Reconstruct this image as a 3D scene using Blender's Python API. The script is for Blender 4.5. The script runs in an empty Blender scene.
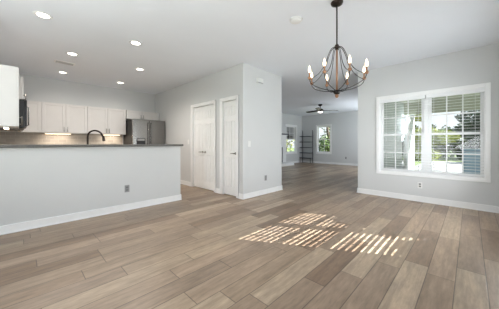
import bpy, bmesh, math, random
from mathutils import Vector, Matrix

scn = bpy.context.scene
COL = scn.collection
PI = math.pi
random.seed(7)

# ------------------------------------------------------------------ camera
cam_d = bpy.data.cameras.new('camera')
cam = bpy.data.objects.new('camera', cam_d)
COL.objects.link(cam)
cam_d.sensor_width = 36.0
cam_d.lens = 36.0 * 225.0 / 499.0
cam_d.shift_y = -11.2 / 499.0
cam_d.clip_start = 0.02
cam.location = (0, 0, 1.1)
cam.rotation_euler = (PI / 2, 0, math.radians(-45.57))
scn.camera = cam

# ------------------------------------------------------------------ sky, sun, daylight, exposure
world = bpy.data.worlds.new('sky')
scn.world = world
world.use_nodes = True
wn = world.node_tree
wn.nodes.clear()
w_out = wn.nodes.new('ShaderNodeOutputWorld')
w_bg = wn.nodes.new('ShaderNodeBackground')
w_ramp = wn.nodes.new('ShaderNodeValToRGB')
w_sep = wn.nodes.new('ShaderNodeSeparateXYZ')
w_tc = wn.nodes.new('ShaderNodeTexCoord')
wn.links.new(w_tc.outputs['Generated'], w_sep.inputs[0])
wn.links.new(w_sep.outputs['Z'], w_ramp.inputs[0])
w_ramp.color_ramp.elements[0].position = 0.0
w_ramp.color_ramp.elements[0].color = (0.95, 0.97, 1.0, 1)
w_ramp.color_ramp.elements[1].position = 0.7
w_ramp.color_ramp.elements[1].color = (0.50, 0.70, 1.0, 1)
wn.links.new(w_ramp.outputs[0], w_bg.inputs[0])
w_bg.inputs[1].default_value = 1.1
wn.links.new(w_bg.outputs[0], w_out.inputs[0])


def lamp(name, kind, loc, energy, color=(1, 1, 1), direction=None, **kw):
    d = bpy.data.lights.new(name, kind)
    d.energy = energy
    d.color = color
    for k, v in kw.items():
        setattr(d, k, v)
    o = bpy.data.objects.new(name, d)
    COL.objects.link(o)
    o.location = loc
    if direction is not None:
        o.rotation_euler = Vector(direction).to_track_quat('-Z', 'Y').to_euler()
    return o


lamp('sun', 'SUN', (8, -8, 8), 22.0, (1.0, 0.98, 0.95), (-0.72, 1.22, -1.0), angle=math.radians(0.15))
# daylight of the openings that lie outside the frame: the patio door and the living room's glazed side; the back lamp is added fill
lamp('patio_daylight', 'AREA', (-1.70, 1.75, 1.08), 60, (0.93, 0.965, 1.0), (1, -0.3, 1.3), shape='RECTANGLE', size=2.5, size_y=2.0)
lamp('rear_window_daylight', 'AREA', (3.82, -0.52, 1.27), 92, (0.93, 0.965, 1.0), (-0.12, 1, 0.25), shape='RECTANGLE', size=1.4, size_y=1.4)
lamp('back_fill_lamp', 'AREA', (-0.35, -0.52, 1.27), 58, (0.92, 0.96, 1.0), (0.6, 1, 2.0), shape='RECTANGLE', size=1.8, size_y=1.4)  # added fill to even out the ceiling on the left
lamp('living_daylight', 'AREA', (9.9, 1.84, 1.2), 72, (0.86, 0.93, 1.0), (-0.3, 1, 0.5), shape='RECTANGLE', size=1.4, size_y=1.8)

scn.view_settings.view_transform = 'Standard'
scn.view_settings.look = 'None'
scn.view_settings.exposure = 0.19
scn.view_settings.gamma = 1.0
scn.view_settings.use_curve_mapping = False
scn.cycles.use_denoising = True
scn.cycles.max_bounces = 10
scn.cycles.diffuse_bounces = 6
scn.cycles.transparent_max_bounces = 24
scn.cycles.sample_clamp_indirect = 6.0
scn.cycles.caustics_reflective = False
scn.cycles.caustics_refractive = False


# ------------------------------------------------------------------ materials
def lin(r, g, b):
    def f(c):
        c /= 255.0
        return c / 12.92 if c <= 0.04045 else ((c + 0.055) / 1.055) ** 2.4
    return (f(r), f(g), f(b), 1.0)


def mat(name, rgb, rough=0.5, metal=0.0, var=0.05, scale=6.0, bump=0.0, bump_scale=80.0, coat=0.0, stretch=None, spec=0.5):
    m = bpy.data.materials.new(name)
    m.use_nodes = True
    nt = m.node_tree
    b = nt.nodes['Principled BSDF']
    tc = nt.nodes.new('ShaderNodeTexCoord')
    mp = nt.nodes.new('ShaderNodeMapping')
    if stretch:
        mp.inputs['Scale'].default_value = stretch
    nt.links.new(tc.outputs['Object'], mp.inputs[0])
    n = nt.nodes.new('ShaderNodeTexNoise')
    n.inputs['Scale'].default_value = scale
    n.inputs['Detail'].default_value = 3
    nt.links.new(mp.outputs[0], n.inputs['Vector'])
    r = nt.nodes.new('ShaderNodeValToRGB')
    c = lin(*rgb)
    r.color_ramp.elements[0].position = 0.3
    r.color_ramp.elements[1].position = 0.7
    r.color_ramp.elements[0].color = tuple(x * (1 - var) for x in c[:3]) + (1,)
    r.color_ramp.elements[1].color = tuple(min(1, x * (1 + var)) for x in c[:3]) + (1,)
    nt.links.new(n.outputs['Fac'], r.inputs[0])
    nt.links.new(r.outputs[0], b.inputs['Base Color'])
    b.inputs['Roughness'].default_value = rough
    b.inputs['Metallic'].default_value = metal
    b.inputs['Specular IOR Level'].default_value = spec
    if coat:
        b.inputs['Coat Weight'].default_value = coat
    if bump:
        n2 = nt.nodes.new('ShaderNodeTexNoise')
        n2.inputs['Scale'].default_value = bump_scale
        nt.links.new(mp.outputs[0], n2.inputs['Vector'])
        bp = nt.nodes.new('ShaderNodeBump')
        bp.inputs['Strength'].default_value = bump
        bp.inputs['Distance'].default_value = 0.01
        nt.links.new(n2.outputs['Fac'], bp.inputs['Height'])
        nt.links.new(bp.outputs[0], b.inputs['Normal'])
    return m


def glow(name, rgb, strength):
    m = bpy.data.materials.new(name)
    m.use_nodes = True
    nt = m.node_tree
    b = nt.nodes['Principled BSDF']
    b.inputs['Base Color'].default_value = (0.8, 0.8, 0.8, 1)
    b.inputs['Emission Color'].default_value = lin(*rgb)
    b.inputs['Emission Strength'].default_value = strength
    return m


def glass_mat():
    m = bpy.data.materials.new('window_glass')
    m.use_nodes = True
    nt = m.node_tree
    nt.nodes.remove(nt.nodes['Principled BSDF'])
    out = nt.nodes['Material Output']
    t = nt.nodes.new('ShaderNodeBsdfTransparent')
    t.inputs[0].default_value = (0.93, 0.97, 0.97, 1)
    g = nt.nodes.new('ShaderNodeBsdfGlossy')
    g.inputs['Roughness'].default_value = 0.01
    fr = nt.nodes.new('ShaderNodeFresnel')
    fr.inputs['IOR'].default_value = 1.55
    mx = nt.nodes.new('ShaderNodeMixShader')
    nt.links.new(fr.outputs[0], mx.inputs[0])
    nt.links.new(t.outputs[0], mx.inputs[1])
    nt.links.new(g.outputs[0], mx.inputs[2])
    nt.links.new(mx.outputs[0], out.inputs[0])
    return m


def floor_mat():
    """Wide planks running along X: a random tone and a stretched grain for each plank."""
    W, L = 0.178, 1.05
    m = bpy.data.materials.new('plank_floor')
    m.use_nodes = True
    nt = m.node_tree
    N, K = nt.nodes, nt.links
    b = N['Principled BSDF']

    def math_(op, a, c=None):
        n = N.new('ShaderNodeMath')
        n.operation = op
        for i, v in enumerate((a, c)):
            if v is None:
                continue
            if isinstance(v, (int, float)):
                n.inputs[i].default_value = v
            else:
                K.new(v, n.inputs[i])
        return n.outputs[0]

    tc = N.new('ShaderNodeTexCoord')
    sp = N.new('ShaderNodeSeparateXYZ')
    K.new(tc.outputs['Object'], sp.inputs[0])
    yr = math_('DIVIDE', math_('ADD', sp.outputs['Y'], 20.03), W)
    row = math_('FLOOR', yr)
    fy = math_('FRACT', yr)
    wn1 = N.new('ShaderNodeTexWhiteNoise')
    wn1.noise_dimensions = '1D'
    K.new(row, wn1.inputs['W'])
    xr = math_('ADD', math_('DIVIDE', math_('ADD', sp.outputs['X'], 30.0), L), math_('MULTIPLY', wn1.outputs['Value'], 7.3))
    colm = math_('FLOOR', xr)
    fx = math_('FRACT', xr)
    cb = N.new('ShaderNodeCombineXYZ')
    K.new(row, cb.inputs[0])
    K.new(colm, cb.inputs[1])
    wn2 = N.new('ShaderNodeTexWhiteNoise')
    wn2.noise_dimensions = '2D'
    K.new(cb.outputs[0], wn2.inputs['Vector'])
    ramp = N.new('ShaderNodeValToRGB')
    cr = ramp.color_ramp
    stops = [(0.0, (126, 105, 86)), (0.18, (141, 119, 100)), (0.34, (166, 144, 123)), (0.5, (149, 129, 111)), (0.66, (159, 138, 117)), (0.82, (170, 150, 128)), (1.0, (180, 160, 138))]
    cr.elements[0].position, cr.elements[0].color = 0, lin(*stops[0][1])
    cr.elements[1].position, cr.elements[1].color = 1, lin(*stops[-1][1])
    for p, c in stops[1:-1]:
        e = cr.elements.new(p)
        e.color = lin(*c)
    K.new(wn2.outputs['Value'], ramp.inputs[0])
    # grain, shifted per plank
    gx = N.new('ShaderNodeCombineXYZ')
    K.new(math_('ADD', math_('MULTIPLY', sp.outputs['X'], 1.6), math_('MULTIPLY', wn2.outputs['Value'], 50.0)), gx.inputs[0])
    K.new(math_('MULTIPLY', sp.outputs['Y'], 17.0), gx.inputs[1])
    K.new(math_('MULTIPLY', wn2.outputs['Value'], 31.0), gx.inputs[2])
    gn = N.new('ShaderNodeTexNoise')
    gn.inputs['Scale'].default_value = 1.0
    gn.inputs['Detail'].default_value = 6
    gn.inputs['Roughness'].default_value = 0.65
    gn.inputs['Distortion'].default_value = 0.6
    K.new(gx.outputs[0], gn.inputs['Vector'])
    gr = N.new('ShaderNodeValToRGB')
    gr.color_ramp.elements[0].position, gr.color_ramp.elements[0].color = 0.33, (0.76, 0.75, 0.74, 1)
    gr.color_ramp.elements[1].position, gr.color_ramp.elements[1].color = 0.66, (1.17, 1.17, 1.17, 1)
    K.new(gn.outputs['Fac'], gr.inputs[0])
    # broad cloudy wear
    bn = N.new('ShaderNodeTexNoise')
    bn.inputs['Scale'].default_value = 2.3
    bn.inputs['Detail'].default_value = 4
    K.new(tc.outputs['Object'], bn.inputs['Vector'])
    br = N.new('ShaderNodeValToRGB')
    br.color_ramp.elements[0].position, br.color_ramp.elements[0].color = 0.3, (0.90, 0.90, 0.91, 1)
    br.color_ramp.elements[1].position, br.color_ramp.elements[1].color = 0.7, (1.07, 1.06, 1.05, 1)
    K.new(bn.outputs['Fac'], br.inputs[0])

    mn = N.new('ShaderNodeTexNoise')
    mn.inputs['Scale'].default_value = 1.0
    mn.inputs['Detail'].default_value = 5
    mn.inputs['Roughness'].default_value = 0.7
    mv = N.new('ShaderNodeCombineXYZ')
    K.new(math_('ADD', math_('MULTIPLY', sp.outputs['X'], 7.0), math_('MULTIPLY', wn2.outputs['Value'], 17.0)), mv.inputs[0])
    K.new(math_('MULTIPLY', sp.outputs['Y'], 30.0), mv.inputs[1])
    K.new(mv.outputs[0], mn.inputs['Vector'])
    mr = N.new('ShaderNodeValToRGB')
    mr.color_ramp.elements[0].position, mr.color_ramp.elements[0].color = 0.34, (0.84, 0.84, 0.84, 1)
    mr.color_ramp.elements[1].position, mr.color_ramp.elements[1].color = 0.66, (1.14, 1.13, 1.12, 1)
    K.new(mn.outputs['Fac'], mr.inputs[0])

    def mul(a, c):
        x = N.new('ShaderNodeMix')
        x.data_type = 'RGBA'
        x.blend_type = 'MULTIPLY'
        x.inputs['Factor'].default_value = 1.0
        K.new(a, x.inputs['A'])
        K.new(c, x.inputs['B'])
        return x.outputs['Result']

    colr = mul(mul(mul(ramp.outputs[0], gr.outputs[0]), br.outputs[0]), mr.outputs[0])
    # the seam between planks
    dy = math_('MULTIPLY', math_('MINIMUM', fy, math_('SUBTRACT', 1.0, fy)), W)
    dx = math_('MULTIPLY', math_('MINIMUM', fx, math_('SUBTRACT', 1.0, fx)), L)
    d = math_('MINIMUM', dy, dx)
    seam = N.new('ShaderNodeMapRange')
    seam.inputs['From Min'].default_value = 0.0006
    seam.inputs['From Max'].default_value = 0.0048
    seam.inputs['To Min'].default_value = 0.34
    seam.inputs['To Max'].default_value = 1.0
    K.new(d, seam.inputs['Value'])
    cs = N.new('ShaderNodeCombineColor')
    for i in range(3):
        K.new(seam.outputs[0], cs.inputs[i])
    colr = mul(colr, cs.outputs[0])
    K.new(colr, b.inputs['Base Color'])
    rg = N.new('ShaderNodeMapRange')
    rg.inputs['To Min'].default_value = 0.30
    rg.inputs['To Max'].default_value = 0.46
    K.new(gn.outputs['Fac'], rg.inputs['Value'])
    K.new(rg.outputs[0], b.inputs['Roughness'])
    bp = N.new('ShaderNodeBump')
    bp.inputs['Strength'].default_value = 0.25
    bp.inputs['Distance'].default_value = 0.004
    K.new(math_('ADD', math_('MULTIPLY', gn.outputs['Fac'], 0.25), seam.outputs[0]), bp.inputs['Height'])
    K.new(bp.outputs[0], b.inputs['Normal'])
    return m


def tile_mat():
    m = bpy.data.materials.new('backsplash_tile')
    m.use_nodes = True
    nt = m.node_tree
    b = nt.nodes['Principled BSDF']
    tc = nt.nodes.new('ShaderNodeTexCoord')
    mp = nt.nodes.new('ShaderNodeMapping')
    mp.inputs['Rotation'].default_value = (PI / 2, 0, 0)
    nt.links.new(tc.outputs['Object'], mp.inputs[0])
    br = nt.nodes.new('ShaderNodeTexBrick')
    br.inputs['Color1'].default_value = lin(190, 180, 167)
    br.inputs['Color2'].default_value = lin(172, 161, 149)
    br.inputs['Mortar'].default_value = lin(200, 192, 180)
    br.inputs['Scale'].default_value = 1.0
    br.inputs['Mortar Size'].default_value = 0.003
    br.inputs['Brick Width'].default_value = 0.15
    br.inputs['Row Height'].default_value = 0.075
    nt.links.new(mp.outputs[0], br.inputs['Vector'])
    nt.links.new(br.outputs['Color'], b.inputs['Base Color'])
    b.inputs['Roughness'].default_value = 0.45
    return m


def siding_mat():
    m = mat('porch_siding', (176, 180, 178), 0.6)
    nt = m.node_tree
    b = nt.nodes['Principled BSDF']
    tc = nt.nodes.new('ShaderNodeTexCoord')
    w = nt.nodes.new('ShaderNodeTexWave')
    w.bands_direction = 'Z'
    w.wave_profile = 'SAW'
    w.inputs['Scale'].default_value = 2.6
    nt.links.new(tc.outputs['Object'], w.inputs['Vector'])
    bp = nt.nodes.new('ShaderNodeBump')
    bp.inputs['Strength'].default_value = 0.8
    bp.inputs['Distance'].default_value = 0.02
    nt.links.new(w.outputs['Fac'], bp.inputs['Height'])
    nt.links.new(bp.outputs[0], b.inputs['Normal'])
    return m


M = {}
M['wall'] = mat('wall_paint', (211, 212, 212), 0.75, var=0.012, scale=2, bump=0.04, bump_scale=160)
M['ceiling'] = mat('ceiling_paint', (236, 240, 246), 0.85, var=0.01, scale=2, bump=0.04, bump_scale=140)
M['trim'] = mat('trim_paint', (241, 241, 241), 0.35, var=0.01)
M['door'] = mat('door_paint', (241, 241, 240), 0.38, var=0.01)
M['floor'] = floor_mat()
M['glass'] = glass_mat()
M['tile'] = tile_mat()
M['siding'] = siding_mat()
M['cabinet'] = mat('cabinet_paint', (220, 217, 215), 0.4, var=0.015)
M['granite'] = mat('granite', (98, 96, 93), 0.45, var=0.4, scale=130, spec=0.3)
M['steel'] = mat('brushed_steel', (142, 140, 138), 0.27, 1.0, var=0.06, scale=9, bump=0.12, bump_scale=7, stretch=(1, 1, 0.25))
M['darksteel'] = mat('fridge_side', (34, 32, 31), 0.5, 0.2, var=0.1)
M['nickel'] = mat('satin_nickel', (150, 147, 142), 0.3, 1.0, var=0.05)
M['bronze'] = mat('oil_rubbed_bronze', (52, 42, 37), 0.38, 0.7, var=0.2, scale=30)
M['black'] = mat('black_plastic', (22, 22, 23), 0.3, var=0.1)
M['blackmetal'] = mat('black_metal', (40, 36, 34), 0.42, 0.6, var=0.15, scale=40)
M['copper'] = mat('copper_wood', (158, 118, 90), 0.5, 0.05, var=0.2, scale=25, stretch=(1, 1, 0.2))
M['plate'] = mat('cover_plate', (232, 232, 230), 0.4, var=0.01)
M['greyplate'] = mat('grey_cover_plate', (150, 150, 150), 0.4, var=0.03)
M['lightgrey'] = mat('vent_grey', (196, 196, 195), 0.5, var=0.02)
M['socket'] = mat('socket', (120, 121, 122), 0.45, var=0.03)
M['slat'] = mat('blind_slat', (236, 237, 238), 0.45, var=0.01)
M['shelfmetal'] = mat('shelf_metal', (58, 60, 64), 0.5, 0.4, var=0.1)
M['shelfboard'] = mat('shelf_board', (104, 106, 112), 0.5, var=0.12, scale=14)
M['firetile'] = mat('hearth_slate', (120, 120, 122), 0.5, var=0.12, scale=12)
M['soot'] = mat('firebox_soot', (26, 25, 25), 0.9, var=0.2)
M['bulb'] = glow('bulb_glow', (255, 222, 178), 6.0)
M['down'] = glow('downlight_glow', (255, 246, 232), 8.0)
M['strip'] = glow('strip_glow', (255, 226, 188), 9.0)
M['fanlight'] = glow('fan_light_glow', (255, 248, 238), 5.0)
M['grass'] = mat('lawn', (96, 112, 62), 0.9, var=0.35, scale=3)
M['bark'] = mat('bark', (82, 68, 56), 0.9, var=0.3, scale=12, bump=0.5, bump_scale=20)
M['leaf'] = mat('leaf', (92, 112, 60), 0.6, var=0.5, scale=2.2)
M['leaf_light'] = mat('leaf_light', (158, 164, 80), 0.6, var=0.35, scale=2.2)
M['leaf_dark'] = mat('leaf_dark', (52, 70, 46), 0.6, var=0.5, scale=2.2)
M['porch_floor'] = mat('porch_concrete', (150, 150, 148), 0.8, var=0.08)
M['porch_ceiling'] = mat('porch_ceiling_board', (178, 178, 160), 0.7, var=0.05)
M['drive'] = mat('driveway_concrete', (138, 138, 136), 0.85, var=0.05, scale=3)
M['white_vinyl'] = mat('white_vinyl', (238, 239, 240), 0.4, var=0.01)
M['shed'] = mat('shed_board', (150, 172, 190), 0.55, var=0.06)
M['shedroof'] = mat('shed_roof', (88, 96, 104), 0.7, var=0.1)


# ------------------------------------------------------------------ geometry helpers
class MB:
    """Collects shapes into one mesh, then links them as one object."""

    def __init__(self):
        self.bm = bmesh.new()

    def box(self, x0, x1, y0, y1, z0, z1, bevel=0.0, seg=2):
        r = bmesh.ops.create_cube(self.bm, size=1.0)
        vs = r['verts']
        for v in vs:
            v.co = Vector(((x0 + x1) / 2 + v.co.x * (x1 - x0), (y0 + y1) / 2 + v.co.y * (y1 - y0), (z0 + z1) / 2 + v.co.z * (z1 - z0)))
        if bevel:
            es = list({e for v in vs for e in v.link_edges})
            bmesh.ops.bevel(self.bm, geom=es, offset=bevel, segments=seg, affect='EDGES', profile=0.6)
        return self

    def quad(self, pts):
        self.bm.faces.new([self.bm.verts.new(p) for p in pts])
        return self

    def lathe(self, prof, center=(0, 0, 0), n=24, axis='Z', smooth=True):
        c = Vector(center)
        rings = []
        for r, z in prof:
            ring = []
            for i in range(n):
                a = 2 * PI * i / n
                p = Vector((max(r, 1e-4) * math.cos(a), max(r, 1e-4) * math.sin(a), z))
                if axis == 'Y':
                    p = Vector((p.x, p.z, p.y))
                elif axis == 'X':
                    p = Vector((p.z, p.x, p.y))
                ring.append(self.bm.verts.new(c + p))
            rings.append(ring)
        for a, b in zip(rings, rings[1:]):
            for i in range(n):
                f = self.bm.faces.new((a[i], a[(i + 1) % n], b[(i + 1) % n], b[i]))
                f.smooth = smooth
        self.bm.faces.new(rings[0])
        self.bm.faces.new(rings[-1])
        return self

    def tube(self, pts, r, n=8):
        pts = [Vector(p) for p in pts]
        rings = []
        up = Vector((0, 0, 1))
        prev = None
        for i, p in enumerate(pts):
            t = (pts[min(i + 1, len(pts) - 1)] - pts[max(i - 1, 0)]).normalized()
            if prev is None:
                a = t.cross(up)
                if a.length < 1e-3:
                    a = t.cross(Vector((1, 0, 0)))
                a.normalize()
            else:
                a = (prev - t * prev.dot(t)).normalized()
            prev = a
            b = t.cross(a)
            rr = r[i] if isinstance(r, (list, tuple)) else r
            rings.append([self.bm.verts.new(p + (a * math.cos(2 * PI * k / n) + b * math.sin(2 * PI * k / n)) * rr) for k in range(n)])
        for a, b in zip(rings, rings[1:]):
            for i in range(n):
                f = self.bm.faces.new((a[i], a[(i + 1) % n], b[(i + 1) % n], b[i]))
                f.smooth = True
        self.bm.faces.new(rings[0])
        self.bm.faces.new(rings[-1])
        return self

    def build(self, name, material, parent=None, loc=None, rotz=0.0):
        bmesh.ops.recalc_face_normals(self.bm, faces=self.bm.faces)
        me = bpy.data.meshes.new(name)
        self.bm.to_mesh(me)
        self.bm.free()
        me.materials.append(material)
        o = bpy.data.objects.new(name, me)
        COL.objects.link(o)
        if parent is not None:
            o.parent = parent
        if loc is not None:
            o.location = loc
        o.rotation_euler.z = rotz
        return o


def spline(pts, n=6):
    """Catmull-Rom through the points."""
    P = [Vector(p) for p in pts]
    P = [P[0] * 2 - P[1]] + P + [P[-1] * 2 - P[-2]]
    out = []
    for i in range(1, len(P) - 2):
        for k in range(n):
            t = k / n
            a, b, c, d = P[i - 1], P[i], P[i + 1], P[i + 2]
            out.append(0.5 * ((2 * b) + (c - a) * t + (2 * a - 5 * b + 4 * c - d) * t * t + (3 * b - a - 3 * c + d) * t ** 3))
    out.append(P[-2])
    return out


def tag(o, label, cat, group=None, kind=None):
    o['label'] = label
    o['category'] = cat
    if group:
        o['group'] = group
    if kind:
        o['kind'] = kind
    return o


def empty(name, loc, rotz=0.0, label=None, cat=None, group=None, kind=None):
    o = bpy.data.objects.new(name, None)
    COL.objects.link(o)
    o.empty_display_size = 0.1
    o.location = loc
    o.rotation_euler.z = rotz
    if label:
        tag(o, label, cat, group, kind)
    return o


def copy_tree(o, parent=None):
    c = o.copy()
    COL.objects.link(c)
    c.parent = parent
    for ch in list(o.children):
        copy_tree(ch, c)
    return c


# ------------------------------------------------------------------ room shell
H = 2.684
T = 0.12
XR, YB, YK, XP, YP, XB = 5.28, -0.35, 7.31, 3.07, 3.187, 4.34
YF, XF, YO = 7.0, 11.5, 1.79


def wall(name, origin, rotz, length, label, openings=(), height=H, thick=T, material=None):
    """Local x runs along the wall, the room side is y = 0, y grows outwards."""
    m = MB()
    xs = 0.0
    for x0, x1, z0, z1 in sorted(openings):
        if x0 > xs:
            m.box(xs, x0, 0, thick, 0, height)
        if z0 > 0.001:
            m.box(x0, x1, 0, thick, 0, z0)
        if z1 < height:
            m.box(x0, x1, 0, thick, z1, height)
        xs = x1
    if xs < length:
        m.box(xs, length, 0, thick, 0, height)
    o = m.build(name, material or M['wall'], None, origin, rotz)
    return tag(o, label, 'wall', None, 'structure')


R90 = PI / 2
fl = MB()
fl.box(-1.9, XR + T, YB - T, YK + T, -0.1, 0).box(XR + T, XF + T, YO - T, YK + T, -0.1, 0)
tag(fl.build('floor', M['floor']), 'brown grey wood plank floor running through all the rooms', 'floor', None, 'structure')
ce = MB()
ce.box(-1.9, XR + T, YB - T, YK + T, H, H + 0.1).box(XR + T, XF + T, YO - T, YK + T, H, H + 0.1)
tag(ce.build('ceiling', M['ceiling']), 'flat white ceiling over dining room and kitchen', 'ceiling', None, 'structure')

W1 = dict(c=0.588, w=1.526, z0=0.53, z1=2.012)          # the dining room window, along Y
wall('wall_right', (XR, YO, 0), -R90, YO - YB, 'light grey wall around the big double window',
     [(YO - W1['c'] - W1['w'] / 2, YO - W1['c'] + W1['w'] / 2, W1['z0'], W1['z1'])])
wall('wall_rear', (XR + T, YB, 0), PI, XR + T + 1.9, 'light grey wall behind the camera with a sunny window',
     [(XR + T - 4.57, XR + T - 3.07, 0.55, 1.995), (XR + T - 0.6, XR + T + 1.3, 0.55, 1.995)])  # the second opening is added to let the fill light in
wall('wall_left', (-1.78, YB, 0), R90, 4.03 + T - YB, 'light grey wall with the patio door',
     [(0.7, 3.5, 0.0, 2.1)])
wall('wall_dining_back', (-1.78, 4.03, 0), 0, 1.43, 'short light grey wall beside the kitchen opening')
wall('wall_kitchen_left', (-0.35, 4.03 + T, 0), R90, YK - 4.03 - T, 'light grey kitchen wall behind the microwave')
wall('wall_kitchen_back', (-0.47, YK, 0), 0, 0.47 + XP + T, 'light grey kitchen wall above the white cabinets')
D1 = (4.12, 5.02)
D2 = (3.375, 3.83)
wall('wall_pantry', (XP, YK, 0), -R90, YK - YP - 0.0, 'light grey wall holding the white closet doors',
     [(YK - D1[1], YK - D1[0], 0, 2.0), (YK - D2[1], YK - D2[0], 0, 2.0)])
m = MB()
m.box(XP + T, XB - T, YP, YP + T, 0, H)
m.box(XB - T, XB, YP, YF + T, 0, H)
tag(m.build('wall_front', M['wall']), 'pale grey wall face with door chime, between closet doors and living room', 'wall', None, 'structure')
WFL = dict(c=10.42, w=0.95, z0=0.6, z1=2.04)
WFB = dict(c=5.66, w=0.74, z0=0.6, z1=2.03)
wall('wall_living_left', (XB, YF, 0), 0, XF - XB, 'pale grey living room wall with fireplace',
     [(WFL['c'] - WFL['w'] / 2 - XB, WFL['c'] + WFL['w'] / 2 - XB, WFL['z0'], WFL['z1'])])
wall('wall_living_back', (XF, YF + T, 0), -R90, YF + T - YO + T, 'pale grey living room wall behind the ladder shelf',
     [(YF + T - WFB['c'] - WFB['w'] / 2, YF + T - WFB['c'] + WFB['w'] / 2, WFB['z0'], WFB['z1'])])
wall('wall_living_right', (XF, YO, 0), PI, XF - XR - T, 'living room wall seen from the porch with pale siding',
     [(XF - 10.6, XF - 9.2, 0.3, 2.1)], material=M['siding'])
# half wall under the breakfast bar
tag(MB().box(-0.35, 2.19, 4.03, 4.15, 0, 1.043).build('wall_half', M['wall']),
    'pale half wall under the dark granite bar top', 'wall', None, 'structure')


def baseboard(name, pts, label):
    """Baseboards as profiles along wall faces: each run (x0,y0,x1,y1,nx,ny), n towards the room."""
    m = MB()
    h, t = 0.105, 0.014
    for x0, y0, x1, y1, nx, ny in pts:
        ax, bx = min(x0, x1, x0 + nx * t, x1 + nx * t), max(x0, x1, x0 + nx * t, x1 + nx * t)
        ay, by = min(y0, y1, y0 + ny * t, y1 + ny * t), max(y0, y1, y0 + ny * t, y1 + ny * t)
        m.box(ax, bx, ay, by, 0, h, 0.004, 2)
        t2 = t + 0.012
        ax, bx = min(x0, x1, x0 + nx * t2, x1 + nx * t2), max(x0, x1, x0 + nx * t2, x1 + nx * t2)
        ay, by = min(y0, y1, y0 + ny * t2, y1 + ny * t2), max(y0, y1, y0 + ny * t2, y1 + ny * t2)
        m.box(ax, bx, ay, by, 0, 0.018, 0.005, 2)
    tag(m.build(name, M['trim']), label, 'baseboard', None, 'structure')


baseboard('baseboard_half', [(-0.35, 4.03, 2.204, 4.03, 0, -1), (2.19, 4.03, 2.19, 4.15, 1, 0)], 'white baseboard along the foot of the half wall')
baseboard('baseboard_front', [(XP - 0.014, YP, XB + 0.014, YP, 0, -1), (XB, YP, XB, YF, 1, 0)], 'white baseboard under the door chime wall')
baseboard('baseboard_pantry', [(XP, YP - 0.014, XP, D2[0] - 0.07, -1, 0), (XP, D2[1] + 0.07, XP, D1[0] - 0.07, -1, 0), (XP, D1[1] + 0.07, XP, 6.5, -1, 0)], 'white baseboard beside the closet doors')
baseboard('baseboard_right', [(XR, YB, XR, YO + 0.014, -1, 0), (XR - 0.014, YO, XR + T, YO, 0, 1)], 'white baseboard under the big double window')
baseboard('baseboard_living', [(9.66, YF, XF, YF, 0, -1), (XF, YO, XF, YF, -1, 0), (XB, YF, 7.9, YF, 0, -1)], 'white baseboard round the living room')
baseboard('baseboard_rear', [(-1.78, YB, XR, YB, 0, 1)], 'white baseboard behind the camera')


# ------------------------------------------------------------------ windows and doors
def make_window(name, origin, rotz, w, z0, z1, label, units=1, cols=3, rows=2, casing=0.08):
    """Local: x along the wall centred on the window, y outwards from the room face."""
    o = empty(name, origin, rotz, label, 'window', None, 'structure')
    c = MB()
    x0, x1 = -w / 2, w / 2
    k = casing
    c.box(x0 - k, x0, -0.02, 0, z0 - k, z1 + k, 0.004).box(x1, x1 + k, -0.02, 0, z0 - k, z1 + k, 0.004)
    c.box(x0, x1, -0.02, 0, z1, z1 + k, 0.004).box(x0, x1, -0.02, 0, z0 - k, z0, 0.004)
    c.build('window_casing', M['trim'], o)
    j = MB()
    j.box(x0, x0 + 0.012, 0, T, z0, z1).box(x1 - 0.012, x1, 0, T, z0, z1)
    j.box(x0 + 0.012, x1 - 0.012, 0, T, z1 - 0.012, z1).box(x0 + 0.012, x1 - 0.012, 0, T + 0.03, z0, z0 + 0.012)
    mull = 0.07
    uw = (w - 0.024 - mull * (units - 1)) / units
    for u in range(1, units):
        xm = x0 + 0.012 + u * uw + (u - 1) * mull
        j.box(xm, xm + mull, 0.062, T, z0 + 0.012, z1 - 0.012)
    j.build('jamb', M['trim'], o)
    zm = (z0 + z1) / 2
    for u in range(units):
        a = x0 + 0.012 + u * (uw + mull)
        b = a + uw
        for (s0, s1, y) in ((z0 + 0.012, zm + 0.02, 0.070), (zm - 0.02, z1 - 0.012, 0.094)):
            s = MB()
            st = 0.042
            s.box(a, a + st, y, y + 0.022, s0, s1).box(b - st, b, y, y + 0.022, s0, s1)
            s.box(a + st, b - st, y, y + 0.022, s0, s0 + st).box(a + st, b - st, y, y + 0.022, s1 - st, s1)
            for i in range(1, cols):
                xx = a + st + (b - a - 2 * st) * i / cols
                s.box(xx - 0.009, xx + 0.009, y + 0.003, y + 0.019, s0 + st, s1 - st)
            for i in range(1, rows):
                zz = s0 + st + (s1 - s0 - 2 * st) * i / rows
                s.box(a + st, b - st, y + 0.004, y + 0.018, zz - 0.009, zz + 0.009)
            so = s.build('sash', M['trim'], o)
            g = MB()
            g.quad([(a + st, y + 0.011, s0 + st), (b - st, y + 0.011, s0 + st), (b - st, y + 0.011, s1 - st), (a + st, y + 0.011, s1 - st)])
            g.build('glass_pane', M['glass'], so)
    return o


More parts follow.
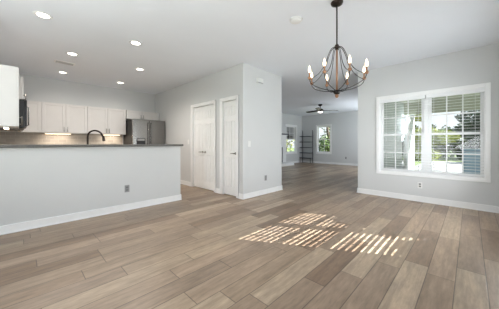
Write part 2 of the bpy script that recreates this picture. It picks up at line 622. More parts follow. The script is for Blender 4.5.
make_window('window_1', (XR, W1['c'], 0), -R90, W1['w'], W1['z0'], W1['z1'], 'white framed double window with blinds in the dining room wall', units=2, casing=0.062)
make_window('window_2', (3.82, YB, 0), PI, 1.5, 0.55, 1.995, 'white double window in the wall behind the camera', units=2)
make_window('window_3', (WFL['c'], YF, 0), 0, WFL['w'], WFL['z0'], WFL['z1'], 'white window beside the fireplace in the living room', cols=2)
make_window('window_4', (XF, WFB['c'], 0), -R90, WFB['w'], WFB['z0'], WFB['z1'], 'white window beside the ladder shelf in the living room', cols=2)
make_window('added_window', (-0.35, YB, 0), PI, 1.9, 0.55, 1.995, 'unseen white double window added behind the camera for fill light', units=2)  # made-up window, added as an opening for the fill lamp
make_window('window_5', (9.9, YO, 0), PI, 1.4, 0.3, 2.1, 'wide white window between living room and porch', units=2, cols=1, rows=1)
make_window('window_6', (-1.78, 1.75, 0), R90, 2.8, 0.02, 2.1, 'white patio door glazing in the left wall', units=2, cols=1, rows=1)


def make_blind(origin, rotz, w, z0, z1, tilt, label):
    """Inside-mounted blind; local as for windows, x centred."""
    o = empty('window_blind', origin, rotz, label, 'blind', None)
    MB().box(-w / 2, w / 2, -0.004, 0.055, z1 - 0.062, z1, 0.004).build('headrail', M['slat'], o)
    s = MB()
    d = 0.0235
    z = z1 - 0.095
    y = 0.034
    cz, sz = math.cos(tilt), math.sin(tilt)
    while z > z0 + 0.06:
        top = [(-w / 2, y - d * cz, z - d * sz), (w / 2, y - d * cz, z - d * sz), (w / 2, y, z + 0.0025), (-w / 2, y, z + 0.0025)]
        top2 = [(-w / 2, y, z + 0.0025), (w / 2, y, z + 0.0025), (w / 2, y + d * cz, z + d * sz), (-w / 2, y + d * cz, z + d * sz)]
        for q in (top, top2):
            s.quad([(p[0], p[1], p[2] + 0.0013) for p in q])
            s.quad([(p[0], p[1], p[2] - 0.0013) for p in reversed(q)])
        for sgn in (-1, 1):
            e = y + sgn * d * cz
            ez = z + sgn * d * sz
            s.quad([(-w / 2, e, ez - 0.0013), (w / 2, e, ez - 0.0013), (w / 2, e, ez + 0.0013), (-w / 2, e, ez + 0.0013)])
        z -= 0.050
    bmesh.ops.remove_doubles(s.bm, verts=s.bm.verts, dist=1e-5)
    s.build('slat_panel', M['slat'], o)
    MB().box(-w / 2, w / 2, 0.012, 0.056, z0 + 0.018, z0 + 0.04, 0.004).build('bottom_rail', M['slat'], o)
    for fx in (-0.36, 0.36):
        c = MB()
        c.tube([(w * fx, 0.008, z0 + 0.03), (w * fx, 0.008, z1 - 0.06)], 0.0016, 5)
        c.tube([(w * fx, 0.060, z0 + 0.03), (w * fx, 0.060, z1 - 0.06)], 0.0016, 5)
        c.build('ladder_cord', M['slat'], o)
    MB().tube([(w * 0.44, 0.0, z1 - 0.05), (w * 0.44, -0.002, z1 - 0.75)], 0.004, 6).build('tilt_wand', M['slat'], o)
    return o


bw = W1['w'] / 2 - 0.018
make_blind((XR, W1['c'] + W1['w'] / 4, 0), -R90, bw, W1['z0'] + 0.012, W1['z1'] - 0.012, math.radians(3), 'white slatted blind covering the half of the window nearer the living room')
make_blind((XR, W1['c'] - W1['w'] / 4, 0), -R90, bw, W1['z0'] + 0.012, W1['z1'] - 0.012, math.radians(3), 'white slatted blind covering the window half farther from the living room, at picture right')
make_blind((3.82 + 0.375, YB, 0), PI, 0.72, 0.562, 1.983, math.radians(9), 'white blind on rear window half nearer the dining window')
make_blind((3.82 - 0.375, YB, 0), PI, 0.72, 0.562, 1.983, math.radians(9), 'white blind on rear window half farther from the dining window')


def door_leaf(x0, x1, z0, z1, name='door_leaf', parent=None):
    """Six-panel leaf; its room face is y = 0.03, its back y = 0.065."""
    m = MB()
    w = x1 - x0
    y = 0.030
    m.box(x0, x1, y + 0.014, y + 0.036, z0, z1)
    st, mid = 0.068, 0.062
    rails = [(z0, z0 + 0.17), (z0 + 0.80, z0 + 0.92), (z0 + 1.56, z0 + 1.66), (z1 - 0.10, z1)]
    for a, b in ((x0, x0 + st), (x1 - st, x1), ((x0 + x1) / 2 - mid / 2, (x0 + x1) / 2 + mid / 2)):
        m.box(a, b, y, y + 0.015, z0, z1, 0.003, 1)
    for a, b in rails:
        m.box(x0, x1, y + 0.0003, y + 0.015, a, b, 0.003, 1)
    for a, b in ((x0 + st, (x0 + x1) / 2 - mid / 2), ((x0 + x1) / 2 + mid / 2, x1 - st)):
        for r0, r1 in zip(rails, rails[1:]):
            m.box(a + 0.016, b - 0.016, y + 0.004, y + 0.016, r0[1] + 0.018, r1[0] - 0.018, 0.008, 1)
    return m.build(name, M['door'], parent)


def lever(x, z, sgn, parent):
    m = MB()
    m.lathe([(0.027, 0.030), (0.027, 0.022), (0.020, 0.018), (0.010, 0.016), (0.010, -0.022), (0.012, -0.028)], (x, 0, z), 16, 'Y')
    m.tube([(x, -0.022, z), (x + sgn * 0.04, -0.026, z + 0.002), (x + sgn * 0.10, -0.022, z - 0.004)], [0.011, 0.009, 0.008], 8)
    return m.build('lever_handle', M['nickel'], parent)


def door_casing(x0, x1, z1, parent):
    m = MB()
    k = 0.07
    m.box(x0 - k, x0, -0.018, 0, 0, z1 + k, 0.005).box(x1, x1 + k, -0.018, 0, 0, z1 + k, 0.005).box(x0, x1, -0.018, 0, z1, z1 + k, 0.005)
    m.box(x0 - k, x0 - k + 0.02, -0.026, 0, 0, z1 + k, 0.004).box(x1 + k - 0.02, x1 + k, -0.026, 0, 0, z1 + k, 0.004)
    m.box(x0 - k, x1 + k, -0.026, 0, z1 + k - 0.02, z1 + k, 0.004)
    m.box(x0, x0 + 0.006, 0, T, 0, z1).box(x1 - 0.006, x1, 0, T, 0, z1).box(x0, x1, 0, T, z1 - 0.006, z1)
    m.build('door_casing', M['trim'], parent)


d1 = empty('door_1', (XP, (D1[0] + D1[1]) / 2, 0), -R90, 'white double closet door with two panelled leaves', 'door', None, 'structure')
hw = (D1[1] - D1[0]) / 2
door_casing(-hw, hw, 2.0, d1)
a = door_leaf(-hw + 0.008, -0.002, 0.012, 1.990, 'door_leaf', d1)
lever(-0.05, 0.89, -1, a)
a = door_leaf(0.002, hw - 0.008, 0.012, 1.990, 'door_leaf', d1)
lever(0.05, 0.89, 1, a)
d2 = empty('door_2', (XP, (D2[0] + D2[1]) / 2, 0), -R90, 'narrow white single panelled door beside the wall corner', 'door', None, 'structure')
hw = (D2[1] - D2[0]) / 2
door_casing(-hw, hw, 2.0, d2)
a = door_leaf(-hw + 0.008, hw - 0.008, 0.012, 1.990, 'door_leaf', d2)
lever(hw - 0.065, 0.89, -1, a)


# ------------------------------------------------------------------ kitchen
def shaker_door(parent, x0, x1, y, z0, z1, handle=None, name='cabinet_door'):
    """Flat frame-and-panel door facing -y with its back on y."""
    m = MB()
    g = 0.0025
    x0 += g; x1 -= g; z0 += g; z1 -= g
    f = min(0.058, (x1 - x0) * 0.28)
    m.box(x0 + f, x1 - f, y - 0.012, y - 0.002, z0 + f, z1 - f)
    m.box(x0, x0 + f, y - 0.02, y, z0, z1, 0.002, 1).box(x1 - f, x1, y - 0.02, y, z0, z1, 0.002, 1)
    m.box(x0 + f, x1 - f, y - 0.02, y, z0, z0 + f, 0.002, 1).box(x0 + f, x1 - f, y - 0.02, y, z1 - f, z1, 0.002, 1)
    d = m.build(name, M['cabinet'], parent)
    if handle:
        hx, ha, hb = handle
        h = MB()
        h.tube([(hx, y - 0.048, ha), (hx, y - 0.048, hb)], 0.006, 8)
        h.tube([(hx, y - 0.018, ha + 0.015), (hx, y - 0.05, ha + 0.015)], 0.005, 6)
        h.tube([(hx, y - 0.018, hb - 0.015), (hx, y - 0.05, hb - 0.015)], 0.005, 6)
        h.build('bar_pull', M['nickel'], d)
    return d


def cabinet(name, loc, rotz, w, d, z0, z1, doors, label, group):
    """Local: x from 0 to w, back on y = 0, front at y = -d."""
    o = empty(name, loc, rotz, label, 'cabinet', group)
    m = MB()
    m.box(0, w, -d, 0, z0, z1, 0.002, 1)
    m.build('cabinet_body', M['cabinet'], o)
    for x0, x1, h in doors:
        hh = None
        if h is not None:
            if z1 - z0 > 0.5:
                hh = (h, z0 + 0.03, z0 + 0.15)
                if z0 < 0.5:
                    hh = (h, z1 - 0.17, z1 - 0.05)
            else:
                hh = (h, z0 + 0.03, z0 + 0.13)
        shaker_door(o, x0, x1, -d, z0, z1, hh)
    return o


UG = 'white upper cabinets'
YU = YK - 0.002
Z0, Z1 = 1.345, 2.05
cabinet('upper_cabinet', (-0.02, YU, 0), 0, 0.365, 0.31, Z0, Z1, [(0.02, 0.363, None)], 'white upper cabinet in the corner behind the microwave', UG)
cabinet('upper_cabinet', (0.345, YU, 0), 0, 0.86, 0.31, Z0, Z1, [(0, 0.43, 0.395), (0.43, 0.86, 0.465)], 'white two-door upper cabinet farther from the fridge, over the longer light strip', UG)
cabinet('upper_cabinet', (1.207, YU, 0), 0, 0.90, 0.31, Z0, Z1, [(0, 0.45, 0.415), (0.45, 0.90, 0.485)], 'white two-door upper cabinet directly beside the stainless refrigerator', UG)
cabinet('upper_cabinet', (2.125, YU, 0), 0, 0.935, 0.31, 1.80, Z1, [(0, 0.42, 0.385), (0.42, 0.935, 0.455)], 'short white cabinet above the stainless refrigerator', UG)
# left wall run, facing +X
XL = -0.348
cabinet('upper_cabinet', (XL, 4.03, 0), R90, 0.55, 0.318, 1.31, Z1, [(0, 0.275, 0.24), (0.275, 0.55, 0.31)], 'white upper cabinet with plain side panel above the bar end', UG)
cabinet('upper_cabinet', (XL, 4.585, 0), R90, 0.78, 0.362, 1.735, Z1, [(0, 0.39, 0.355), (0.39, 0.78, 0.425)], 'short white cabinet above the black microwave', UG)
cabinet('upper_cabinet', (XL, 5.37, 0), R90, 1.60, 0.37, Z0, Z1, [(0, 0.55, 0.5), (0.55, 1.1, 0.6)], 'white upper cabinet behind the microwave along the left wall', UG)

# microwave
mw = empty('microwave', (XL, 4.59, 1.325), R90, 'black over-range microwave hung between white upper cabinets', 'microwave')
MB().box(0, 0.76, -0.395, 0, 0, 0.405, 0.004).build('microwave_body', M['black'], mw)
md = MB().box(0.004, 0.57, -0.42, -0.397, 0.02, 0.40, 0.005).build('microwave_door', M['black'], mw)
md['label'] = 'glossy black microwave door'
MB().box(0.575, 0.756, -0.418, -0.397, 0.02, 0.40, 0.004).build('control_panel', M['steel'], mw)
MB().tube([(0.55, -0.415, 0.06), (0.55, -0.445, 0.07), (0.55, -0.445, 0.36), (0.55, -0.415, 0.37)], 0.009, 8).build('door_handle', M['steel'], md)
MB().box(0.02, 0.74, -0.35, -0.03, -0.018, 0.0).build('vent_grille', M['black'], mw)

# under-cabinet light strips
SG = 'under cabinet light strips'


def light_strip(loc, rotz, w, label, e):
    o = empty('light_strip', loc, rotz, label, 'light', SG)
    MB().box(0, w, -0.05, 0, -0.018, 0, 0.003, 1).build('strip_housing', M['plate'], o)
    MB().box(0.015, w - 0.015, -0.045, -0.005, -0.022, -0.0175).build('diffuser', M['strip'], o)
    l = lamp('strip_lamp', 'AREA', (w / 2, -0.025, -0.026), e, (1.0, 0.91, 0.80), (0, 0, -1), shape='RECTANGLE', size=w - 0.04, size_y=0.03)
    l.parent = o
    return o


light_strip((0.40, YK - 0.17, Z0), 0, 0.5, 'lit strip under the cabinet left of the faucet arc', 2.2)
light_strip((1.58, YK - 0.17, Z0), 0, 0.42, 'lit strip under the cabinet beside the fridge', 2.2)
light_strip((XL + 0.2, 4.10, 1.31), R90, 0.35, 'lit strip under the cabinet at the left edge', 1.4)

# backsplash, worktops, lower cabinets
tag(MB().box(-0.348, 2.11, YK - 0.010, YK - 0.001, 0.912, Z0).build('backsplash', M['tile']), 'beige tile backsplash under the white upper cabinets', 'backsplash', None, 'structure')
LG = 'white base cabinets'
for i, (x, w) in enumerate(((0.27, 0.9), (1.175, 0.92))):
    cabinet('base_cabinet', (x, YK - 0.012, 0), 0, w, 0.58, 0.09, 0.872, [(0, w / 2, w / 2 - 0.04), (w / 2, w, w / 2 + 0.04)],
            ('white base cabinet farther from the fridge on the back wall', 'white base cabinet beside the fridge on the back wall')[i], LG)
tag(MB().box(-0.34, 2.10, YK - 0.635, YK - 0.012, 0.874, 0.911, 0.004).build('worktop', M['granite']), 'dark granite worktop along the kitchen back wall', 'worktop')
for i, (x, w) in enumerate(((0.33, 0.9), (1.235, 0.95))):
    cabinet('base_cabinet', (x + w, 4.155, 0), PI, w, 0.56, 0.09, 0.872, [(0, w / 2, w / 2 - 0.04), (w / 2, w, w / 2 + 0.04)],
            ('white base cabinet under the sink behind the half wall', 'white base cabinet at the open end of the half wall')[i], LG)
tag(MB().box(0.31, 2.19, 4.152, 4.75, 0.874, 0.911, 0.004).build('worktop', M['granite']), 'dark granite sink worktop behind the half wall', 'worktop')
tag(MB().box(-0.345, 2.225, 3.975, 4.30, 1.045, 1.082, 0.005).build('bar_top', M['granite']), 'dark granite bar top on the half wall', 'bar top')

# faucet on the sink worktop
fx, fy = 0.79, 4.55
fa = empty('faucet', (fx, fy, 0.911), 0, 'dark bronze gooseneck kitchen faucet rising behind the bar top', 'faucet')
MB().lathe([(0.028, 0), (0.028, 0.012), (0.022, 0.02), (0.020, 0.09), (0.017, 0.10)], (0, 0, 0), 18).build('faucet_base', M['bronze'], fa)
pts = [(0, 0, 0.09), (0, 0, 0.28)]
for k in range(1, 9):
    a = PI * k / 8 * 0.93
    pts.append((0.105 - 0.105 * math.cos(a), 0, 0.30 + 0.105 * math.sin(a)))
pts += [(0.222, 0, 0.305)]
MB().tube(spline(pts, 4), 0.0145, 12).build('spout', M['bronze'], fa)
MB().tube([(0.221, 0, 0.318), (0.226, 0, 0.285), (0.234, 0, 0.235), (0.236, 0, 0.225)], [0.017, 0.021, 0.024, 0.020], 12).build('spray_head', M['bronze'], fa)
MB().tube([(0, 0.01, 0.06), (0, 0.06, 0.075), (-0.01, 0.10, 0.12)], [0.011, 0.009, 0.007], 8).build('lever', M['bronze'], fa)

# refrigerator
fr = empty('refrigerator', (2.13, 7.29, 0), 0, 'stainless steel french door refrigerator in the kitchen corner', 'refrigerator')
fb = MB().box(0, 0.905, -0.70, 0, 0.03, 1.755, 0.006).build('fridge_body', M['darksteel'], fr)
fb['label'] = 'dark grey refrigerator cabinet'
dl = MB().box(0.003, 0.450, -0.785, -0.705, 0.70, 1.765, 0.012, 3).build('fridge_door', M['steel'], fr)
dr = MB().box(0.456, 0.902, -0.785, -0.705, 0.70, 1.765, 0.012, 3).build('fridge_door', M['steel'], fr)
fz = MB().box(0.003, 0.902, -0.785, -0.705, 0.06, 0.69, 0.012, 3).build('freezer_drawer', M['steel'], fr)
for px, par in ((0.413, dl), (0.493, dr)):
    MB().tube([(px, -0.785, 0.80), (px, -0.832, 0.82), (px, -0.832, 1.66), (px, -0.785, 1.68)], 0.011, 8).build('door_handle', M['steel'], par)
MB().tube([(0.10, -0.785, 0.62), (0.12, -0.832, 0.62), (0.78, -0.832, 0.62), (0.80, -0.785, 0.62)], 0.011, 8).build('drawer_handle', M['steel'], fz)
dp = MB().box(0.10, 0.33, -0.790, -0.780, 0.88, 1.24, 0.003).build('water_dispenser', M['black'], dl)
MB().box(0.12, 0.31, -0.794, -0.788, 1.17, 1.225).build('dispenser_panel', M['greyplate'], dp)


# ------------------------------------------------------------------ plates on the walls
def outlet(loc, rotz, label, grey=False):
    o = empty('wall_outlet', loc, rotz, label, 'outlet', 'wall outlets')
    MB().box(-0.036, 0.036, -0.006, 0, -0.058, 0.058, 0.003).build('cover_plate', M['greyplate' if grey else 'plate'], o)
    for dz in (-0.021, 0.021):
        m = MB()
        m.box(-0.017, 0.017, -0.0085, -0.005, dz - 0.014, dz + 0.014, 0.003)
        m.build('socket', M['socket'], o)
    return o


def switch(loc, rotz, label):
    o = empty('light_switch', loc, rotz, label, 'switch', 'light switches')
    MB().box(-0.036, 0.036, -0.006, 0, -0.058, 0.058, 0.003).build('cover_plate', M['plate'], o)
    MB().box(-0.012, 0.012, -0.011, -0.005, -0.024, 0.024, 0.003).build('rocker', M['plate'], o)
    return o


outlet((1.233, 4.03, 0.355), 0, 'grey outlet low on the half wall below the bar', True)
outlet((3.755, YP, 0.345), 0, 'grey outlet low on the wall below the door chime', True)
outlet((XR, 0.675, 0.31), -R90, 'white outlet low on the wall under the big double window')
outlet((XF, 4.47, 0.36), -R90, 'outlet low on the far living room wall', True)
outlet((11.2, YF, 0.36), 0, 'outlet beside the ladder shelf and living room window')
switch((3.245, YP, 1.09), 0, 'white light switch on the wall near the narrow door')
switch((XP, 5.23, 1.135), -R90, 'white light switch on the wall beside the double closet door')
ch = empty('door_chime', (3.545, YP, 2.375), 0, 'white door chime box high on the pale wall', 'door chime')
MB().box(-0.085, 0.085, -0.045, 0, 0, 0.095, 0.008).build('chime_cover', M['plate'], ch)
MB().box(-0.075, 0.075, -0.0455, -0.040, -0.012, 0.004, 0.003).build('chime_grille', M['greyplate'], ch)


# ------------------------------------------------------------------ ceiling fittings
def downlight(x, y, label, watts):
    o = empty('recessed_light', (x, y, H), 0, label, 'ceiling light', 'recessed kitchen lights')
    MB().lathe([(0.060, -0.002), (0.066, -0.006), (0.086, -0.006), (0.094, 0.0)], (0, 0, 0), 32).build('trim_ring', M['trim'], o)
    MB().lathe([(0.0, -0.004), (0.055, -0.004), (0.064, -0.003)], (0, 0, 0), 32).build('lens', M['down'], o)
    l = lamp('downlight_lamp', 'SPOT', (0, 0, -0.03), watts, (1.0, 0.93, 0.84), (0, 0, -1), spot_size=math.radians(158), spot_blend=0.7, shadow_soft_size=0.06)
    l.parent = o
    return o


for x, y, t in ((0.20, 3.77, 'recessed ceiling light nearest the left edge, above the bar'),
                (1.28, 3.77, 'recessed ceiling light above the bar, farther from the left edge'),
                (0.65, 5.03, 'recessed ceiling light just in front of the ceiling vent'),
                (1.80, 5.05, 'recessed ceiling light in the middle row, toward the closet doors'),
                (0.67, 6.50, 'recessed ceiling light just behind the ceiling vent'),
                (1.84, 6.52, 'recessed ceiling light nearest the refrigerator')):
    downlight(x, y, t, 3.5 if y < 4 else (68 if y < 6 else 15))

cv = empty('ceiling_vent', (0.615, 5.68, H), 0, 'slotted air vent in the kitchen ceiling between two recessed lights', 'vent')
MB().box(-0.16, 0.16, -0.085, 0.085, -0.008, 0, 0.003).build('vent_frame', M['trim'], cv)
m = MB()
for k in range(7):
    yy = -0.057 + k * 0.019
    m.box(-0.135, 0.135, yy, yy + 0.009, -0.012, -0.0075)
m.build('vent_louvre', M['lightgrey'], cv)

sd = empty('smoke_detector', (2.47, 1.59, H), 0, 'round white smoke detector on the ceiling beside the chandelier', 'smoke detector')
MB().lathe([(0.0, -0.038), (0.050, -0.037), (0.066, -0.028), (0.074, -0.014)], (0, 0, 0), 28).build('detector_cover', M['plate'], sd)
MB().lathe([(0.078, -0.014), (0.082, 0.0)], (0, 0, 0), 28).build('mounting_ring', M['plate'], sd)

# ------------------------------------------------------------------ chandelier
CX, CY = 2.496, 1.070
cd = empty('chandelier', (CX, CY, H), 0, 'eight-candle chandelier of dark curved rods with copper toned stem', 'chandelier')
MB().lathe([(0.0, -0.034), (0.030, -0.034), (0.060, -0.022), (0.066, -0.006), (0.066, 0)], (0, 0, 0), 28).build('canopy', M['bronze'], cd)
MB().tube([(0, 0, -0.03), (0, 0, 2.20 - H)], 0.0085, 10).build('downrod', M['blackmetal'], cd)
MB().lathe([(0.009, 2.215 - H), (0.020, 2.205 - H), (0.026, 2.185 - H), (0.020, 2.165 - H), (0.012, 2.15 - H)], (0, 0, 0), 18).build('upper_hub', M['bronze'], cd)
MB().tube([(0, 0, 2.16 - H), (0, 0, 1.69 - H)], 0.0100, 12).build('stem', M['copper'], cd)
MB().lathe([(0.010, 1.70 - H), (0.036, 1.695 - H), (0.040, 1.675 - H), (0.026, 1.655 - H), (0.012, 1.65 - H)], (0, 0, 0), 20).build('lower_hub', M['blackmetal'], cd)
MB().lathe([(0.011, 1.652 - H), (0.020, 1.642 - H), (0.017, 1.622 - H), (0.004, 1.610 - H)], (0, 0, 0), 16).build('finial', M['copper'], cd)
RC = 0.310
base_a = math.atan2(CY, CX) + PI / 8
arm0 = None
for k in range(8):
    if arm0 is None:
        prof_up = [(0.016, 2.185), (0.062, 2.155), (0.100, 2.08), (0.130, 1.99), (0.185, 1.90), (0.25, 1.843), (RC, 1.818)]
        prof_dn = [(RC, 1.818), (0.300, 1.782), (0.255, 1.742), (0.16, 1.705), (0.03, 1.682)]
        m = MB()
        m.tube(spline([(r, 0, z - H) for r, z in prof_up], 6), 0.0036, 8)
        m.tube(spline([(r, 0, z - H) for r, z in prof_dn], 6), 0.0040, 8)
        arm0 = m.build('arm', M['blackmetal'], cd)
        MB().lathe([(0.005, 1.806 - H), (0.016, 1.815 - H), (0.020, 1.830 - H), (0.013, 1.840 - H)], (RC, 0, 0), 14).build('candle_cup', M['copper'], arm0)
        MB().lathe([(0.0085, 1.838 - H), (0.0085, 1.884 - H), (0.007, 1.888 - H)], (RC, 0, 0), 14).build('candle_sleeve', M['copper'], arm0)
        MB().lathe([(0.007, 1.886 - H), (0.013, 1.898 - H), (0.0150, 1.912 - H), (0.0115, 1.932 - H), (0.0045, 1.955 - H), (0.001, 1.967 - H)], (RC, 0, 0), 14).build('flame_bulb', M['bulb'], arm0)
        arm = arm0
    else:
        arm = copy_tree(arm0, cd)
    arm.location.z = 0.006
    arm.rotation_euler.z = base_a + k * PI / 4

# ------------------------------------------------------------------ living room
fan = empty('ceiling_fan', (8.55, 4.35, H), 0, 'dark three-blade ceiling fan with light in the living room', 'ceiling fan')
MB().lathe([(0.03, -0.075), (0.075, -0.05), (0.085, -0.01), (0.085, 0)], (0, 0, 0), 24).build('canopy', M['blackmetal'], fan)
MB().tube([(0, 0, -0.06), (0, 0, -0.20)], 0.016, 10).build('downrod', M['blackmetal'], fan)
MB().lathe([(0.03, -0.17), (0.10, -0.195), (0.125, -0.235), (0.12, -0.285), (0.10, -0.30)], (0, 0, 0), 28).build('motor_housing', M['blackmetal'], fan)
MB().lathe([(0.085, -0.295), (0.095, -0.310), (0.075, -0.33), (0.03, -0.345), (0.0, -0.347)], (0, 0, 0), 28).build('light_bowl', M['fanlight'], fan)
blade = None
view_a = math.atan2(-0.714, 0.70)
for k, a in enumerate((0.06, 2 * PI / 3 + 0.06, 4 * PI / 3 + 0.06)):
    if blade is None:
        m = MB()
        n = 10
        top, bot = [], []
        for i in range(n + 1):
            x = 0.09 + 0.64 * i / n
            wd = 0.045 + 0.035 * math.sin(min(1, i / n * 1.3) * PI / 2)
            if i == n:
                wd *= 0.7
            for lst, dz in ((top, 0.005), (bot, -0.005)):
                lst.append((m.bm.verts.new((x, -wd, -0.245 + dz - 0.016)), m.bm.verts.new((x, wd, -0.245 + dz + 0.016))))
        for i in range(n):
            m.bm.faces.new((top[i][0], top[i + 1][0], top[i + 1][1], top[i][1]))
            m.bm.faces.new((bot[i][0], bot[i][1], bot[i + 1][1], bot[i + 1][0]))
            m.bm.faces.new((top[i][0], bot[i][0], bot[i + 1][0], top[i + 1][0]))
            m.bm.faces.new((top[i][1], top[i + 1][1], bot[i + 1][1], bot[i][1]))
        m.bm.faces.new((top[0][0], top[0][1], bot[0][1], bot[0][0]))
        m.bm.faces.new((top[n][0], bot[n][0], bot[n][1], top[n][1]))
        blade = m.build('fan_blade', M['blackmetal'], fan)
        b = blade
    else:
        b = blade.copy()
        COL.objects.link(b)
        b.parent = fan
    b.rotation_euler.z = view_a + a

sh = empty('ladder_shelf', (XF - 0.004, 6.955, 0), -R90, 'dark metal open shelf unit with five boards in the living room corner', 'shelf')
for x in (0.02, 0.66):
    p = MB()
    p.box(x - 0.012, x + 0.012, -0.024, 0, 0, 1.76, 0.002, 1)
    p.tube([(x, -0.012, 1.755), (x, -0.012, 1.80), (x, -0.05, 1.83), (x, -0.09, 1.80)], 0.009, 8)
    p.build('wall_post', M['shelfmetal'], sh)
    MB().box(x - 0.010, x + 0.010, -0.30, -0.28, 0, 0.30, 0.002, 1).build('front_leg', M['shelfmetal'], sh)
for z in (0.27, 0.56, 0.86, 1.17, 1.48):
    b = MB().box(0.0, 0.68, -0.31, -0.02, z - 0.014, z + 0.014, 0.003, 1).build('shelf_board', M['shelfboard'], sh)
    MB().box(0.0, 0.68, -0.318, -0.308, z - 0.018, z + 0.018, 0.002, 1).build('edge_rail', M['shelfmetal'], b)

fp = empty('fireplace', (8.75, YF - 0.002, 0), 0, 'white fireplace with mantel shelf and raised hearth on the living room wall', 'fireplace')
s = MB()
s.box(-0.88, -0.60, -0.20, 0, 0.13, 1.50, 0.004).box(0.62, 0.90, -0.20, 0, 0.13, 1.50, 0.004).box(-0.60, 0.62, -0.20, 0, 0.90, 1.50, 0.004)
s.build('surround', M['trim'], fp)
MB().box(-0.98, 0.98, -0.30, 0, 1.53, 1.60, 0.006).build('mantel_shelf', M['shelfboard'], fp)
MB().box(-0.93, 0.93, -0.25, 0, 1.50, 1.53, 0.004).build('mantel_moulding', M['trim'], fp)
MB().box(-0.95, 0.88, -0.70, 0, 0, 0.13, 0.006).build('hearth', M['trim'], fp)
s = MB()
s.box(-0.60, -0.42, -0.185, 0, 0.13, 0.90).box(0.44, 0.62, -0.185, 0, 0.13, 0.90).box(-0.42, 0.44, -0.185, 0, 0.74, 0.90)
s.build('slate_border', M['firetile'], fp)
MB().box(-0.42, 0.44, -0.06, 0, 0.13, 0.74).build('firebox', M['soot'], fp)

# ------------------------------------------------------------------ porch and garden
tag(MB().box(XF + T, XF + T + 1.6, YO - T - 0.3, YF + 1.2, H + 0.02, H + 0.12).build('sun_block_eave', M['porch_ceiling']), 'unseen roof eave added to block sun through the living room back window', 'eave', None, 'structure')  # added out of view to keep sun off the hearth side
tag(MB().box(-40, 60, -40, 60, -0.40, -0.32).build('ground_lawn', M['grass']), 'green lawn outside the windows', 'lawn', None, 'structure')
PX = 9.5
tag(MB().box(XR + T, PX + 0.15, -2.6, YO - T, -0.32, -0.06).build('porch_floor', M['porch_floor']), 'grey porch floor outside the big double window', 'floor', None, 'structure')
m = MB()
m.box(XR + T, PX + 2.3, -2.6, YO - T, 2.50, 2.58)  # unseen overhang past the header, added to block sun into the living room
for k in range(12):
    x = XR + T + 0.2 + k * 0.33
    m.box(x, x + 0.012, -2.6, YO - T, 2.494, 2.501)
m.box(PX, PX + 0.14, -2.6, YO - T, 2.10, 2.50)
tag(m.build('porch_ceiling', M['porch_ceiling']), 'olive grey boarded porch ceiling seen through the window', 'ceiling', None, 'structure')
kw = MB()
kw.box(PX, PX + 0.12, -2.6, YO - T, -0.06, 0.10).box(PX - 0.03, PX + 0.15, -2.6, YO - T, 0.10, 0.14, 0.004)
tag(kw.build('porch_kerb', M['white_vinyl']), 'low white kerb along the outer edge of the porch', 'kerb', None, 'structure')
tag(MB().box(10.6, 23.0, -14, 2.4, -0.32, -0.29).build('driveway', M['drive']), 'pale sunlit concrete driveway beyond the porch', 'driveway', None, 'structure')
for i, y in enumerate((1.62, 1.14, -0.62, -2.1)):
    tag(MB().box(PX + 0.01, PX + 0.10, y - 0.035, y + 0.035, 0.14, 2.10, 0.005).build('porch_post', M['white_vinyl']),
        ('white porch post against the house siding', 'white porch post beyond the middle of the window',
         'white porch post behind the blue storage cabinet', 'white porch post past the blue storage cabinet')[i], 'post', 'white porch posts', 'structure')
shd = empty('storage_cabinet', (8.35, -0.72, -0.06), 0, 'pale blue storage cabinet on the porch, seen at the lower right of the window', 'cabinet')
MB().box(0, 0.75, -0.80, 0.85, 0, 0.97, 0.006).build('cabinet_body', M['shed'], shd)
for y0, y1 in ((-0.77, 0.005), (0.015, 0.82)):
    d = MB()
    n = 6
    for k in range(n):
        a = y0 + (y1 - y0) * k / n
        d.box(-0.03, 0, a + 0.003, a + (y1 - y0) / n - 0.003, 0.06, 0.94, 0.003, 1)
    d = d.build('cabinet_door', M['shed'], shd)
    ky = y1 - 0.05 if y0 < -0.1 else y0 + 0.05
    MB().lathe([(0.018, -0.030), (0.022, -0.05), (0.012, -0.062)], (0, ky, 0.6), 12, 'X').build('door_knob', M['nickel'], d)
MB().box(-0.06, 0.80, -0.85, 0.90, 0.97, 1.01, 0.006).build('cabinet_lid', M['shed'], shd)


def leaf_cloud(rng, blobs, count, size, bm_box):
    for _ in range(count):
        c, r = rng.choice(blobs)
        while True:
            p = Vector((rng.uniform(-1, 1), rng.uniform(-1, 1), rng.uniform(-1, 1)))
            if 0.35 < p.length < 1:
                break
        p = Vector(c) + Vector((p.x * r[0], p.y * r[1], p.z * r[2]))
        a = Vector((rng.gauss(0, 1), rng.gauss(0, 1), rng.gauss(0, 1))).normalized()
        b = a.orthogonal().normalized()
        b = Matrix.Rotation(rng.uniform(0, 2 * PI), 3, a) @ b
        c2 = a.cross(b)
        s = size * rng.uniform(0.6, 1.3)
        bm_box.quad([p - b * s, p + c2 * s * 0.5, p + b * s, p - c2 * s * 0.5])


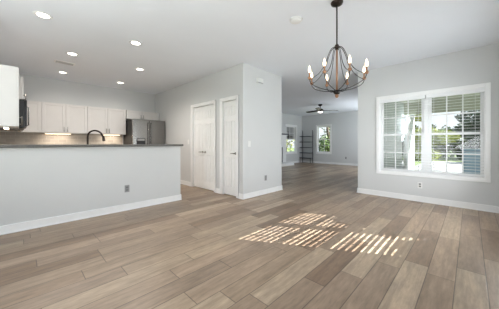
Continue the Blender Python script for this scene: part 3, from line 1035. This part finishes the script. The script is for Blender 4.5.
def tree(name, loc, seed, h, spread, leaf, count, size, label, cat, group, trunk_r=0.10, low=0.35):
    rng = random.Random(seed)
    o = empty(name, loc, 0, label, cat, group)
    t = MB()
    pts = [(0, 0, 0)]
    for k in range(1, 6):
        pts.append((rng.uniform(-0.12, 0.12) * k * 0.4, rng.uniform(-0.12, 0.12) * k * 0.4, h * 0.17 * k))
    t.tube(spline(pts, 4), [trunk_r * (1 - 0.8 * i / (4 * 5)) for i in range(4 * 5 + 1)], 8)
    blobs = []
    for k in range(9):
        a = rng.uniform(0, 2 * PI)
        z = h * rng.uniform(low, 0.92)
        rr = spread * rng.uniform(0.2, 0.75) * (1.1 - 0.5 * z / h)
        c = (rr * math.cos(a), rr * math.sin(a), z)
        blobs.append((c, (spread * 0.55, spread * 0.55, h * 0.13)))
        zb = max(0.1, z - h * 0.18)
        t.tube([(0, 0, zb), (c[0] * 0.5, c[1] * 0.5, (zb + z) / 2 + 0.05), c], [trunk_r * 0.45, trunk_r * 0.3, trunk_r * 0.12], 6)
    t.build('trunk', M['bark'], o)
    f = MB()
    leaf_cloud(rng, blobs, count, size, f)
    f.build('crown', leaf, o)
    return o


TG = 'garden trees beyond the windows'
for args in (
    ('garden_tree', (24.0, 2.5, -0.32), 1, 4.4, 1.9, M['leaf_light'], 4200, 0.16, 'yellow green tree beyond the driveway, seen through the big window', 'tree', TG, 0.10, 0.07),
    ('garden_tree', (27.5, -0.9, -0.32), 2, 5.4, 2.0, M['leaf_dark'], 4500, 0.16, 'dark green tree beyond the driveway, seen through the big window', 'tree', TG, 0.12, 0.07),
    ('garden_tree', (25.2, -5.0, -0.32), 3, 4.6, 2.0, M['leaf'], 3800, 0.16, 'mid green tree past the porch storage cabinet', 'tree', TG, 0.10, 0.07),
    ('garden_tree', (25.4, 5.6, -0.32), 7, 5.2, 2.0, M['leaf'], 3800, 0.16, 'mid green tree beyond the driveway toward the house siding', 'tree', TG, 0.10, 0.07),
    ('garden_tree', (15.6, 7.35, -0.32), 4, 4.8, 0.75, M['leaf'], 1100, 0.09, 'leafy tree in the living room window, nearer the ladder shelf', 'tree', TG, 0.16, 0.06),
    ('garden_tree', (17.6, 9.15, -0.32), 5, 5.0, 0.95, M['leaf_dark'], 1100, 0.11, 'darker tree in the living room window, farther from the house', 'tree', TG, 0.16, 0.06),
    ('garden_tree', (18.9, 8.3, -0.32), 8, 5.0, 0.80, M['leaf_light'], 1000, 0.11, 'yellow green tree seen through the living room window beside the shelf', 'tree', TG, 0.14, 0.06),
    ('garden_tree', (15.6, 11.0, -0.32), 6, 4.6, 1.1, M['leaf_light'], 800, 0.10, 'tree seen through the living room window by the fireplace', 'tree', TG, 0.10, 0.07),
):
    tree(*args)


hd = empty('garden_hedge', (30.0, 2.0, -0.32), 0, 'long leafy hedge at the far end of the garden behind the trees', 'hedge')
hrng = random.Random(21)
f = MB()
leaf_cloud(hrng, [((hrng.uniform(-0.3, 0.3), -9 + k * 1.25, hrng.uniform(1.5, 1.75)), (0.7, 0.95, hrng.uniform(1.65, 1.9))) for k in range(17)], 9500, 0.21, f)
f.build('foliage', M['leaf'], hd)
m = MB()
for k in range(17):
    m.tube([(0, -9 + k * 1.25, 0), (0.05, -9 + k * 1.25, 1.2), (0, -9 + k * 1.25, 2.2)], [0.06, 0.04, 0.02], 6)
m.build('stem', M['bark'], hd)


def shrub(loc, seed, rx, ry, h, count, label):
    rng = random.Random(seed)
    o = empty('garden_shrub', loc, 0, label, 'shrub', 'shrubs outside the rear window')
    MB().tube([(0, 0, 0), (0.02, 0.01, h * 0.5), (0, 0, h * 0.8)], [0.05, 0.03, 0.01], 8).build('stem', M['bark'], o)
    f = MB()
    leaf_cloud(rng, [((0, 0, h * q), (rx, ry, h * 0.24)) for q in (0.24, 0.5, 0.77)], count, 0.06, f)
    f.build('foliage', M['leaf_dark'], o)


shrub((4.72, -1.10, -0.32), 11, 0.43, 0.34, 2.33, 4200, 'tall dark shrub outside the rear window half nearer the dining window')
shrub((4.02, -1.60, -0.32), 12, 0.44, 0.25, 2.06, 3600, 'lower dark shrub outside the rear window half farther from the dining window')
